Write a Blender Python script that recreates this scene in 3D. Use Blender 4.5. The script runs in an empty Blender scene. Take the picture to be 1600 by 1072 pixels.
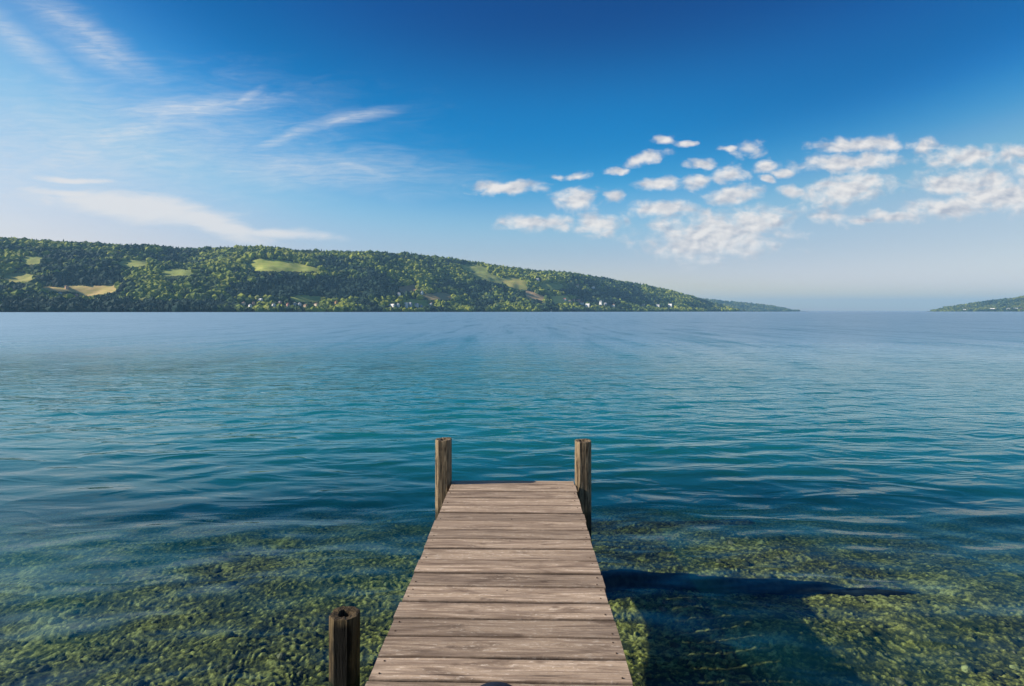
import bpy, bmesh, math, random
import numpy as np
from mathutils import Vector, Matrix

random.seed(7)
RNG = np.random.default_rng(11)
R = math.radians
scene = bpy.context.scene
COL = scene.collection

# ------------------------------------------------------------------ camera numbers
FPX = 900.0            # focal length in pixels of a 1600 wide frame
YH = 486.5             # horizon row
CAM_Z = 2.0            # eye height above the lake
DECK_Z = 0.40
YAW = R(1.27)
CY, SY = math.cos(YAW), math.sin(YAW)

SUN_EL, SUN_BACK = R(27.0), R(5.0)     # sun low on the left, a touch behind the camera
SUN_DIR = Vector((-math.cos(SUN_EL) * math.cos(SUN_BACK),
                  -math.cos(SUN_EL) * math.sin(SUN_BACK), math.sin(SUN_EL)))


def ground(px, Z):
    """camera column and camera depth -> world x, y"""
    xc = (np.asarray(px, float) - 800.0) / FPX * Z
    return xc * CY - Z * SY, xc * SY + Z * CY


# ------------------------------------------------------------------ helpers
def mesh_from(name, verts, faces, mat=None, parent=None, smooth=False):
    me = bpy.data.meshes.new(name)
    me.from_pydata([tuple(v) for v in verts], [], [tuple(f) for f in faces])
    me.update()
    if smooth:
        me.polygons.foreach_set('use_smooth', [True] * len(me.polygons))
    return link(name, me, mat, parent)


def mesh_np(name, verts, faces, mat=None, parent=None, smooth=False):
    """verts (n,3) array, faces (m,k) array of one size"""
    me = bpy.data.meshes.new(name)
    verts = np.ascontiguousarray(verts, np.float32)
    faces = np.ascontiguousarray(faces, np.int32)
    n, (m, k) = len(verts), faces.shape
    me.vertices.add(n)
    me.vertices.foreach_set('co', verts.ravel())
    me.loops.add(m * k)
    me.loops.foreach_set('vertex_index', faces.ravel())
    me.polygons.add(m)
    me.polygons.foreach_set('loop_start', np.arange(0, m * k, k, dtype=np.int32))
    me.polygons.foreach_set('use_smooth', np.full(m, smooth))
    me.update(calc_edges=True)
    me.validate()
    return link(name, me, mat, parent)


def attr(o, name, values):
    a = o.data.attributes.new(name, 'FLOAT', 'POINT')
    a.data.foreach_set('value', np.ascontiguousarray(values, np.float32))


def attr_col(o, name, cols):
    a = o.data.attributes.new(name, 'FLOAT_COLOR', 'POINT')
    c = np.ones((len(cols), 4), np.float32)
    c[:, :3] = cols
    a.data.foreach_set('color', c.ravel())


def link(name, me, mat=None, parent=None):
    o = bpy.data.objects.new(name, me)
    COL.objects.link(o)
    if mat:
        me.materials.append(mat)
    if parent:
        o.parent = parent
    return o


def tag(o, label=None, cat=None, group=None, kind=None):
    if label: o['label'] = label
    if cat: o['category'] = cat
    if group: o['group'] = group
    if kind: o['kind'] = kind
    return o


def empty(name, loc, rz=0.0):
    o = bpy.data.objects.new(name, None)
    o.empty_display_size = 0.2
    COL.objects.link(o)
    o.location = loc
    o.rotation_euler = (0, 0, rz)
    return o


def grid_faces(nr, nc):
    i = np.arange(nr - 1)[:, None] * nc + np.arange(nc - 1)[None, :]
    return np.stack([i, i + 1, i + nc + 1, i + nc], -1).reshape(-1, 4)


def hash2(ix, iy, seed):
    h = (ix.astype(np.int64) * 374761393 + iy.astype(np.int64) * 668265263 + seed * 974634777) & 0xFFFFFFFF
    h = ((h ^ (h >> 13)) * 1274126177) & 0xFFFFFFFF
    h = h ^ (h >> 16)
    return (h & 0xFFFF) / 65535.0


def vnoise(x, y, seed=0):
    x = np.asarray(x, float); y = np.asarray(y, float)
    ix, iy = np.floor(x), np.floor(y)
    fx, fy = x - ix, y - iy
    fx = fx * fx * (3 - 2 * fx); fy = fy * fy * (3 - 2 * fy)
    ix = ix.astype(np.int64); iy = iy.astype(np.int64)
    a = hash2(ix, iy, seed); b = hash2(ix + 1, iy, seed)
    c = hash2(ix, iy + 1, seed); d = hash2(ix + 1, iy + 1, seed)
    return (a * (1 - fx) + b * fx) * (1 - fy) + (c * (1 - fx) + d * fx) * fy


def fbm(x, y, oct=4, seed=0):
    s, a, t = 0.0, 1.0, 0.0
    for k in range(oct):
        s = s + a * vnoise(x, y, seed + k * 17)
        t += a; a *= 0.5
        x = x * 2.03 + 5.1; y = y * 2.03 + 1.7
    return s / t          # 0..1


# ------------------------------------------------------------------ node helper
class NT:
    def __init__(self, tree):
        self.t = tree
        self.n = tree.nodes
        self.l = tree.links

    def new(self, typ, **kw):
        n = self.n.new(typ)
        for k, v in kw.items():
            setattr(n, k, v)
        return n

    def set(self, sock, v):
        if isinstance(v, bpy.types.NodeSocket):
            self.l.new(v, sock)
        elif v is not None:
            sock.default_value = v

    def math(self, op, a, b=None, c=None, clamp=False):
        n = self.new('ShaderNodeMath', operation=op, use_clamp=clamp)
        self.set(n.inputs[0], a)
        if b is not None: self.set(n.inputs[1], b)
        if c is not None: self.set(n.inputs[2], c)
        return n.outputs[0]

    def vmath(self, op, a, b=None, c=None):
        n = self.new('ShaderNodeVectorMath', operation=op)
        self.set(n.inputs[0], a)
        if b is not None: self.set(n.inputs[1], b)
        if c is not None: self.set(n.inputs[2], c)
        return n.outputs['Value'] if op in ('LENGTH', 'DOT_PRODUCT', 'DISTANCE') else n.outputs[0]

    def mix(self, f, a, b, blend='MIX'):
        n = self.new('ShaderNodeMix', data_type='RGBA', blend_type=blend)
        self.set(n.inputs[0], f)
        self.set(n.inputs[6], a if isinstance(a, bpy.types.NodeSocket) else tuple(a) + (1,) * (4 - len(a)))
        self.set(n.inputs[7], b if isinstance(b, bpy.types.NodeSocket) else tuple(b) + (1,) * (4 - len(b)))
        return n.outputs[2]

    def noise(self, vec, scale, detail=4, rough=0.5, dist=0.0):
        n = self.new('ShaderNodeTexNoise')
        if vec is not None: self.set(n.inputs['Vector'], vec)
        n.inputs['Scale'].default_value = scale
        n.inputs['Detail'].default_value = detail
        n.inputs['Roughness'].default_value = rough
        n.inputs['Distortion'].default_value = dist
        return n.outputs['Fac']

    def ramp(self, f, lo, hi, a=0.0, b=1.0, smooth=True):
        n = self.new('ShaderNodeMapRange')
        n.interpolation_type = 'SMOOTHSTEP' if smooth else 'LINEAR'
        self.set(n.inputs[0], f)
        n.inputs[1].default_value = lo; n.inputs[2].default_value = hi
        n.inputs[3].default_value = a; n.inputs[4].default_value = b
        return n.outputs[0]

    def mapping(self, vec, loc=(0, 0, 0), rot=(0, 0, 0), scale=(1, 1, 1), typ='POINT'):
        n = self.new('ShaderNodeMapping', vector_type=typ)
        self.set(n.inputs[0], vec)
        n.inputs['Location'].default_value = loc
        n.inputs['Rotation'].default_value = rot
        n.inputs['Scale'].default_value = scale
        return n.outputs[0]

    def bump(self, h, strength, dist, normal=None):
        n = self.new('ShaderNodeBump')
        n.inputs['Strength'].default_value = strength
        n.inputs['Distance'].default_value = dist
        self.set(n.inputs['Height'], h)
        if normal is not None: self.set(n.inputs['Normal'], normal)
        return n.outputs[0]

    def attr(self, name, out='Fac'):
        n = self.new('ShaderNodeAttribute', attribute_name=name)
        return n.outputs[out]

    def obj(self):
        return self.new('ShaderNodeTexCoord').outputs['Object']

    def pos(self):
        return self.new('ShaderNodeNewGeometry').outputs['Position']


def material(name):
    m = bpy.data.materials.new(name)
    m.use_nodes = True
    nt = NT(m.node_tree)
    b = nt.n['Principled BSDF']
    b.inputs['Roughness'].default_value = 0.8
    b.inputs['Specular IOR Level'].default_value = 0.25
    return m, nt, b


def plain(name, col, rough=0.8, var=0.15, scale=3.0):
    m, nt, b = material(name)
    n = nt.noise(nt.obj(), scale, 4)
    nt.set(b.inputs['Base Color'], nt.mix(nt.ramp(n, 0.3, 0.7), [c * (1 - var) for c in col], [min(1, c * (1 + var)) for c in col]))
    b.inputs['Roughness'].default_value = rough
    return m


# ================================================================== SKY
def build_world():
    w = bpy.data.worlds.new('World')
    scene.world = w
    w.use_nodes = True
    nt = NT(w.node_tree)
    bg = nt.n['Background']
    sky = nt.new('ShaderNodeTexSky', sky_type='NISHITA')
    sky.sun_disc = False
    sky.sun_elevation = SUN_EL
    sky.sun_rotation = R(-90) - SUN_BACK
    sky.altitude = 150
    sky.air_density = 1.0
    sky.dust_density = 0.9
    sky.ozone_density = 3.2
    hs = nt.new('ShaderNodeHueSaturation')
    hs.inputs['Saturation'].default_value = 1.0
    nt.l.new(sky.outputs[0], hs.inputs['Color'])
    # polarised, deep blue look: one response curve per channel on the sky's own gradient
    sc0 = nt.new('ShaderNodeVectorMath', operation='SCALE'); sc0.inputs['Scale'].default_value = .1
    nt.l.new(hs.outputs[0], sc0.inputs[0])
    ss = nt.new('ShaderNodeSeparateXYZ'); nt.l.new(sc0.outputs[0], ss.inputs[0])
    def curve(sock, pts):
        n = nt.new('ShaderNodeFloatCurve')
        nt.l.new(sock, n.inputs['Value'])
        c = n.mapping.curves[0]
        c.points[0].location = pts[0]; c.points[1].location = pts[-1]
        for q in pts[1:-1]: c.points.new(*q)
        n.mapping.update()
        return n.outputs[0]
    cr = curve(ss.outputs[0], [(0, 0), (.11, .0002), (.135, .002), (.155, .016), (.19, .09), (.2176, .150), (.2656, .215), (.37, .30), (.5, .36), (1, .5)])
    cg = curve(ss.outputs[1], [(0, 0), (.15, .034), (.2, .064), (.23, .082), (.25, .106), (.265, .132), (.31, .21), (.354, .275), (.405, .305), (.5, .355), (.7, .45), (1, .52)])
    cb = curve(ss.outputs[2], [(0, 0), (.2, .09), (.3, .19), (.35, .245), (.39, .275), (.44, .35), (.48, .40), (.55, .44), (1, .54)])
    sd = nt.new('ShaderNodeSeparateXYZ'); nt.l.new(nt.new('ShaderNodeTexCoord').outputs['Generated'], sd.inputs[0])
    band = nt.math('MULTIPLY', nt.ramp(sd.outputs[2], .46, .28), nt.ramp(sd.outputs[2], .03, .20))
    band = nt.math('MULTIPLY', band, nt.ramp(sd.outputs[0], .58, .12, .15, 1.0))
    glow = nt.math('MULTIPLY', nt.ramp(sd.outputs[0], -.25, -.72), nt.ramp(sd.outputs[2], .24, .08))   # sun side of the horizon
    cr = nt.math('MULTIPLY', cr, .84); cg = nt.math('MULTIPLY', cg, .86); cb = nt.math('MULTIPLY', cb, .77)
    low = nt.ramp(sd.outputs[2], .22, .0)
    lowest = nt.ramp(sd.outputs[2], .11, .0)
    cr = nt.math('MULTIPLY_ADD', glow, .10, nt.math('MULTIPLY_ADD', lowest, .13, nt.math('MULTIPLY_ADD', low, .065, cr)))
    cg = nt.math('MULTIPLY_ADD', band, .046, nt.math('MULTIPLY_ADD', glow, .035, nt.math('MULTIPLY_ADD', lowest, .085, nt.math('MULTIPLY_ADD', low, .034, cg))))
    cb = nt.math('MULTIPLY_ADD', band, .085, nt.math('MULTIPLY_ADD', lowest, .06, nt.math('MULTIPLY_ADD', low, .03, cb)))
    sj = nt.new('ShaderNodeCombineXYZ')
    for k_, c_ in enumerate((cr, cg, cb)): nt.l.new(c_, sj.inputs[k_])
    sc1 = nt.new('ShaderNodeVectorMath', operation='SCALE'); sc1.inputs['Scale'].default_value = 1 / SKY_STRENGTH
    nt.l.new(sj.outputs[0], sc1.inputs[0])
    base = sc1.outputs[0]

    d = nt.new('ShaderNodeTexCoord').outputs['Generated']
    rot = nt.mapping(d, rot=(0, 0, -YAW))
    sep = nt.new('ShaderNodeSeparateXYZ')
    nt.l.new(rot, sep.inputs[0])
    fwd = nt.math('MAXIMUM', sep.outputs[1], 0.02)
    u = nt.math('DIVIDE', sep.outputs[0], fwd)
    v = nt.math('DIVIDE', sep.outputs[2], fwd)
    comb = nt.new('ShaderNodeCombineXYZ')
    nt.l.new(u, comb.inputs[0]); nt.l.new(v, comb.inputs[1])
    P = comb.outputs[0]
    front = nt.ramp(sep.outputs[1], 0.1, 0.3)

    def blobs(vec, items):
        acc = None
        for (cx, cy, rx, ry, deg, k) in items:
            m = nt.mapping(vec, loc=((cx - 800) / FPX, (YH - cy) / FPX, 0), rot=(0, 0, R(deg)),
                           scale=(rx / FPX, ry / FPX, 1), typ='TEXTURE')
            f = nt.math('MULTIPLY_ADD', nt.vmath('LENGTH', m), -k, k)
            acc = f if acc is None else nt.math('MAXIMUM', acc, f)
        return acc

    def warp(scale, amt, detail=3):
        n = nt.new('ShaderNodeTexNoise')
        nt.l.new(P, n.inputs['Vector'])
        n.inputs['Scale'].default_value = scale
        n.inputs['Detail'].default_value = detail
        o = nt.vmath('SUBTRACT', n.outputs['Color'], (0.5, 0.5, 0.5))
        return nt.vmath('MULTIPLY_ADD', o, (amt, amt * 0.6, 0), P)

    # fair weather cumulus on the right
    cu = [(796, 292, 62, 11), (902, 308, 38, 17), (961, 304, 18, 11), (840, 346, 62, 13), (935, 348, 40, 18),
          (905, 275, 19, 6), (868, 276, 13, 5), (964, 268, 21, 6), (1012, 246, 38, 9), (1037, 216, 18, 6),
          (1077, 224, 19, 5), (1094, 254, 24, 8), (1032, 286, 34, 10), (1139, 272, 27, 14), (1091, 282, 24, 13),
          (1172, 232, 26, 12), (1142, 232, 15, 5), (1200, 257, 21, 11), (1224, 270, 14, 7), (1199, 280, 12, 7),
          (1037, 324, 56, 15), (1148, 303, 46, 15), (1118, 362, 118, 38), (1178, 343, 62, 24), (1080, 383, 66, 18),
          (1335, 225, 62, 12), (1382, 222, 28, 14), (1326, 252, 86, 15), (1322, 293, 76, 24), (1236, 298, 24, 10),
          (1442, 226, 24, 13), (1512, 243, 76, 16), (1590, 239, 46, 13), (1512, 283, 92, 22), (1568, 300, 95, 28),
          (1484, 322, 72, 17), (1392, 338, 60, 9), (1352, 345, 28, 5), (1296, 336, 30, 14), (1660, 262, 90, 22),
          (1690, 300, 80, 20), (1800, 250, 110, 20), (-160, 250, 120, 20)]
    rotd = {8: 14, 28: 14, 6: 0, 21: 8, 19: 0}
    faint = {38: 0.75, 36: 0.85, 6: 0.75, 5: .85, 15: .9}
    items = [(cx, cy + ry * .15, rx * 1.06, ry * 1.12, rotd.get(i, 2), faint.get(i, 1.0)) for i, (cx, cy, rx, ry) in enumerate(cu)]
    Pw = warp(26, 0.030, 3)
    bl = nt.math('MAXIMUM', blobs(Pw, items), -1.5)
    n1v = nt.mapping(P, scale=(1, 1.55, 1))
    nA = nt.noise(n1v, 28, 6, 0.58, 0.3)
    nS = nt.noise(n1v, 22, 3.2, 0.5, 0.2)
    offv = nt.mapping(P, loc=(-0.006, 0.0085, 0), scale=(1, 1.55, 1))
    nB = nt.noise(offv, 22, 3.2, 0.5, 0.2)
    val = nt.math('MULTIPLY_ADD', nt.math('SUBTRACT', nA, 0.5), 2.0, bl)
    dens = nt.ramp(val, -0.20, 0.72, 0.0, 0.95)
    lit = nt.math('MULTIPLY_ADD', nt.math('SUBTRACT', nS, nB), 3.8, 0.68, clamp=True)
    ccol = nt.mix(lit, (0.50, 0.53, 0.61), (0.95, 0.905, 0.865))

    # thin high cloud on the left
    Pw2 = warp(7, 0.045, 2)
    ci1 = [(205, 322, 190, 26, -7, 1.5), (330, 345, 110, 20, -16, 1.4), (430, 364, 105, 9, -4, 1.1), (110, 300, 90, 9, -4, 1.2),
           (118, 279, 84, 7, -3, 1.2)]
    st1 = nt.noise(nt.mapping(P, rot=(0, 0, R(8)), scale=(1, 3.6, 1)), 12, 7, 0.62, 0.5)
    v1 = nt.math('MULTIPLY_ADD', nt.math('SUBTRACT', st1, 0.5), 1.7, nt.math('MAXIMUM', blobs(Pw2, ci1), -1.0))
    d1 = nt.ramp(v1, -0.25, 0.95, 0, 0.92)
    ci2 = [(285, 170, 135, 20, 5, 1.0), (200, 205, 170, 26, 10, 0.75), (380, 155, 30, 8, 30, .8), (450, 210, 75, 10, 21, 0.66), (545, 184, 62, 9, 9, .8),
           (470, 262, 180, 26, -3, .55), (560, 262, 80, 9, -16, .7), (120, 235, 260, 70, 3, .55),
           (140, 52, 100, 16, -33, .50), (155, 84, 60, 14, -30, .45), (35, 68, 80, 14, -36, .5)]
    st2 = nt.noise(nt.mapping(P, rot=(0, 0, R(-14)), scale=(1, 4.5, 1)), 9, 8, 0.66, 0.9)
    v2 = nt.math('MULTIPLY_ADD', nt.math('SUBTRACT', st2, 0.5), 1.25, nt.math('MAXIMUM', blobs(Pw2, ci2), -1.0))
    fil = nt.noise(nt.mapping(Pw2, rot=(0, 0, R(-12)), scale=(1, 9, 1)), 22, 6, .62, .6)
    d2 = nt.math('MULTIPLY', nt.ramp(v2, -0.75, 1.35, 0, 0.74), nt.ramp(fil, .25, .72, .45, 1.05))
    dci = nt.math('MAXIMUM', d1, d2)

    K = 1.0 / SKY_STRENGTH * CLOUD_K
    cs = nt.new('ShaderNodeVectorMath', operation='SCALE'); nt.l.new(ccol, cs.inputs[0]); cs.inputs['Scale'].default_value = K
    hi = tuple(c * K for c in (0.86, 0.85, 0.85))
    c1 = nt.mix(nt.math('MULTIPLY', dci, front), base, hi)
    c2 = nt.mix(nt.math('MULTIPLY', dens, front), c1, cs.outputs[0])
    nt.l.new(c2, bg.inputs['Color'])
    bg.inputs['Strength'].default_value = SKY_STRENGTH
    w.cycles.sampling_method = 'MANUAL'
    w.cycles.sample_map_resolution = 1024


SKY_STRENGTH = 0.10
CLOUD_K = 0.50
build_world()

sun_data = bpy.data.lights.new('sun', 'SUN')
sun_data.energy = 3.7
sun_data.angle = R(0.53)
sun_data.color = (1.0, 0.90, 0.76)
sun_o = bpy.data.objects.new('sun', sun_data)
COL.objects.link(sun_o)
sun_o.rotation_euler = SUN_DIR.to_track_quat('Z', 'Y').to_euler()
sun_o.location = (-30, -10, 40)

cam_data = bpy.data.cameras.new('camera')
cam_data.sensor_width = 36
cam_data.lens = FPX / 1600 * 36
cam_data.shift_y = -(536 - YH) / 1600
cam_data.clip_start = 0.05
cam_data.clip_end = 60000
cam = bpy.data.objects.new('camera', cam_data)
COL.objects.link(cam)
cam.location = (0, 0, CAM_Z)
cam.rotation_euler = (R(90), 0, YAW)
scene.camera = cam

# ================================================================== LAKE BED AND WATER
BED_Y = np.array([-60, -14, -8, -3, 0, 3, 4.5, 6, 7, 8, 9.5, 11, 13, 16, 24, 50, 150, 30000.])
BED_D = np.array([-2.5, -.7, -.1, .32, .42, .52, .60, .71, .82, .97, 1.28, 1.7, 2.4, 3.5, 6.0, 10, 15, 15.])


def bed_depth(x, y):
    yy = y + 0.035 * np.abs(x) ** 1.25 + 1.5 * (fbm(x * .35 + 9, y * .35, 3, 5) - .5)
    yy = np.where(np.abs(y) > 60, y, yy)
    dep = np.interp(yy, BED_Y, BED_D)
    near = np.clip(1.6 - dep, 0, 1)
    dep = dep - near * 0.22 * (fbm(x * .9, y * .9, 3, 8) - .5)
    return dep


def polar(ang0, ang1, nang, radii):
    a = np.linspace(ang0, ang1, nang)
    rr, aa = np.meshgrid(radii, a, indexing='ij')
    return rr * np.sin(aa), rr * np.cos(aa)


# bed (one sheet to the horizon): a dense fan in the shallows ahead, coarse elsewhere
def worley(x, y, seed):
    """distance to the nearest scattered point and that point's random number"""
    ix, iy = np.floor(x).astype(np.int64), np.floor(y).astype(np.int64)
    best = np.full(x.shape, 9.0); rid = np.zeros(x.shape)
    for dx in (-1, 0, 1):
        for dy in (-1, 0, 1):
            cx, cy = ix + dx, iy + dy
            px, py = cx + hash2(cx, cy, seed), cy + hash2(cx, cy, seed + 7)
            d = (x - px) ** 2 + (y - py) ** 2
            r = hash2(cx, cy, seed + 13)
            d = d * (.6 + .9 * r)
            m = d < best
            best = np.where(m, d, best); rid = np.where(m, hash2(cx, cy, seed + 21), rid)
    return np.sqrt(best), rid


def bed_relief(x, y):
    wx = x + .10 * (fbm(x * 4, y * 4, 3, 201) - .5) * 2
    wy = y + .10 * (fbm(x * 4 + 40, y * 4, 3, 202) - .5) * 2
    d1, r1 = worley(wx * 24, wy * 28, 5)
    d2, r2 = worley(wx * 50, wy * 55, 9)
    big = fbm(x * 1.3, y * 1.3, 3, 31) - .5
    h = .11 * big + (.015 * (1 - np.clip(d1, 0, 1) ** 1.5) * (.25 + 1.2 * r1) + .035 * (fbm(x * 5, y * 5, 2, 90) - .5)) + .007 * (1 - np.clip(d2, 0, 1) ** 1.5) * (.4 + r2)
    tone = .62 * r1 + .34 * r2 - .06 + .6 * (fbm(x * 2.2, y * 2.2, 3, 71) - .5) + .25 * (1 - np.clip(d1, 0, 1))
    return h - .03, tone


RAD_D = np.concatenate([[2.2], np.geomspace(2.25, 15.5, 700)])
dx_, dy_ = polar(-R(56), R(56), 1000, RAD_D)
rel, tone_d = bed_relief(dx_, dy_)
edge = np.clip((RAD_D - 2.2) / .3, 0, 1)[:, None] * np.clip((15.5 - RAD_D) / 2.5, 0, 1)[:, None] * np.clip((R(56) - np.abs(np.arctan2(dx_, dy_))) / R(3), 0, 1)
dz_ = -bed_depth(dx_, dy_) + rel * edge
parts_v, parts_f, parts_t, nb = [], [], [], 0
for (gx, gy, gz, gt) in ((dx_, dy_, dz_, tone_d),):
    parts_v.append(np.stack([gx, gy, gz], -1).reshape(-1, 3)); parts_f.append(grid_faces(*gx.shape) + nb); parts_t.append(gt.ravel()); nb += gx.size
for (a0, a1, na, rr_) in ((-56, 56, 90, np.concatenate([[0.0], np.linspace(.3, 2.2, 14)])), (-56, 56, 90, np.geomspace(15.5, 19500, 70)),
                          (56, 304, 120, np.concatenate([[0.0], np.geomspace(.5, 19500, 110)]))):
    gx, gy = polar(R(a0), R(a1), na, rr_)
    gz = -bed_depth(gx, gy)
    parts_v.append(np.stack([gx, gy, gz], -1).reshape(-1, 3)); parts_f.append(grid_faces(*gx.shape) + nb); parts_t.append(np.full(gx.size, .4)); nb += gx.size


def bed_material():
    m, nt, b = material('lakebed_weed')
    p = nt.pos()
    t = nt.attr('tone')
    n1 = nt.noise(p, 24, 6, 0.68, 0.9)
    n3 = nt.noise(p, 60, 4, 0.65)
    v = nt.math('MULTIPLY_ADD', nt.math('SUBTRACT', n1, .5), 1.7, t)
    r = nt.new('ShaderNodeValToRGB')
    cr = r.color_ramp
    cr.elements[0].position = .12; cr.elements[0].color = (.022, .025, .010, 1)
    cr.elements[1].position = 1.02 - .02; cr.elements[1].color = (.58, .45, .14, 1)
    for q, c in ((.34, (.048, .044, .014)), (.56, (.140, .116, .028)), (.76, (.30, .225, .048))):
        e = cr.elements.new(q); e.color = (*c, 1)
    nt.l.new(v, r.inputs[0])
    c = nt.mix(nt.ramp(n3, .35, .65, .35, 0), r.outputs[0], (.02, .02, .008))
    nt.set(b.inputs['Base Color'], c)
    nt.set(b.inputs['Normal'], nt.bump(nt.math('ADD', n1, nt.math('MULTIPLY', n3, .4)), 0.5, 0.03))
    return m


bed = mesh_np('lakebed', np.concatenate(parts_v), np.concatenate(parts_f), bed_material(), smooth=True)
attr(bed, 'tone', np.concatenate(parts_t))
tag(bed, kind='structure')


def ico(sub):
    bm = bmesh.new()
    bmesh.ops.create_icosphere(bm, subdivisions=sub, radius=1)
    bm.verts.ensure_lookup_table()
    v = np.array([x.co[:] for x in bm.verts]); f = np.array([[q.index for q in p.verts] for p in bm.faces])
    bm.free()
    return v, f


def lake_stones():
    v0, f0 = ico(1)
    variants = []
    for k in range(10):
        q = v0.copy()
        s = RNG.normal(size=(7, 3)); s /= np.linalg.norm(s, axis=1)[:, None]
        disp = np.zeros(len(q))
        for j in range(7):
            disp += RNG.uniform(-.34, .36) * np.exp(4.5 * (q @ s[j] - 1))
        q = q * (1 + disp)[:, None] * RNG.uniform(.75, 1.2, 3) * np.array([1, 1, .62])
        variants.append(q)
    N = 9000
    y = 1.6 + 12.5 * RNG.random(N) ** 0.9
    x = RNG.uniform(-1, 1, N) * (2.5 + y * 1.0) + 0.1
    cl = fbm(x * .8, y * .8, 3, 55)
    keep = cl > RNG.uniform(.15, .55, N)
    x, y = x[keep], y[keep]; N = len(x)
    r = np.exp(RNG.normal(math.log(.019), .50, N)); r = np.clip(r, .009, .07)
    z = -bed_depth(x, y) + bed_relief(x, y)[0] + r * .05
    vs, fs, cs = [], [], []
    base = 0
    pal = np.array([[.30, .24, .06], [.15, .12, .04], [.07, .065, .025], [.46, .38, .16], [.26, .19, .11], [.03, .032, .018]])
    for i in range(N):
        q = variants[i % 10] * r[i]
        a = RNG.uniform(0, 6.28); c, s = math.cos(a), math.sin(a)
        q = np.stack([q[:, 0] * c - q[:, 1] * s + x[i], q[:, 0] * s + q[:, 1] * c + y[i], q[:, 2] + z[i]], -1)
        vs.append(q); fs.append(f0 + base); base += len(q)
        cs.append(np.repeat(pal[RNG.integers(6)][None] * RNG.uniform(.7, 1.25), len(q), 0))
    m, nt, b = material('algae_stone')
    p = nt.pos()
    n = nt.noise(p, 24, 4, .6, .5)
    c = nt.mix(nt.ramp(n, .4, .68), nt.mix(.65, nt.attr('tone', 'Color'), (.018, .022, .008)), nt.attr('tone', 'Color'))
    nt.set(b.inputs['Base Color'], c)
    nt.set(b.inputs['Normal'], nt.bump(n, .8, .03))
    o = mesh_np('lakebed_stones', np.concatenate(vs), np.concatenate(fs), m, smooth=True)
    attr_col(o, 'tone', np.concatenate(cs))
    tag(o, 'weed covered stones spread over the shallow lake bed', 'stones', kind='stuff')


lake_stones()

# dark tapered form added as a shadow band beyond the right post
def shade_band():
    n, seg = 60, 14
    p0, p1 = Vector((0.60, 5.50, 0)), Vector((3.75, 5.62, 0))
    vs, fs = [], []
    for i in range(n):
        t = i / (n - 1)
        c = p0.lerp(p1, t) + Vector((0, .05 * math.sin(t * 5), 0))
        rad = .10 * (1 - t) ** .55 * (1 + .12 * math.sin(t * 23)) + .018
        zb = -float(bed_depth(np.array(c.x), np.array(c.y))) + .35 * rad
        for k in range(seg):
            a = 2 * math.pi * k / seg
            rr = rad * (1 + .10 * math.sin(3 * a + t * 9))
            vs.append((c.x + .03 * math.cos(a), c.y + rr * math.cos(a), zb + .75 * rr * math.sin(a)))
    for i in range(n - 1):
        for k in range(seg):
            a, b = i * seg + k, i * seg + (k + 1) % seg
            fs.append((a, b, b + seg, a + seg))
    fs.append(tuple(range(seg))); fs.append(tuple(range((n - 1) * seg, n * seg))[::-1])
    o = mesh_from('shade_band', vs, fs, plain('shade_band_dark', (.018, .020, .018), .9, .6, 14), smooth=True)
    tag(o, 'long dark band standing in for shade on the lake bed right of the dock', 'log')


shade_band()


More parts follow.
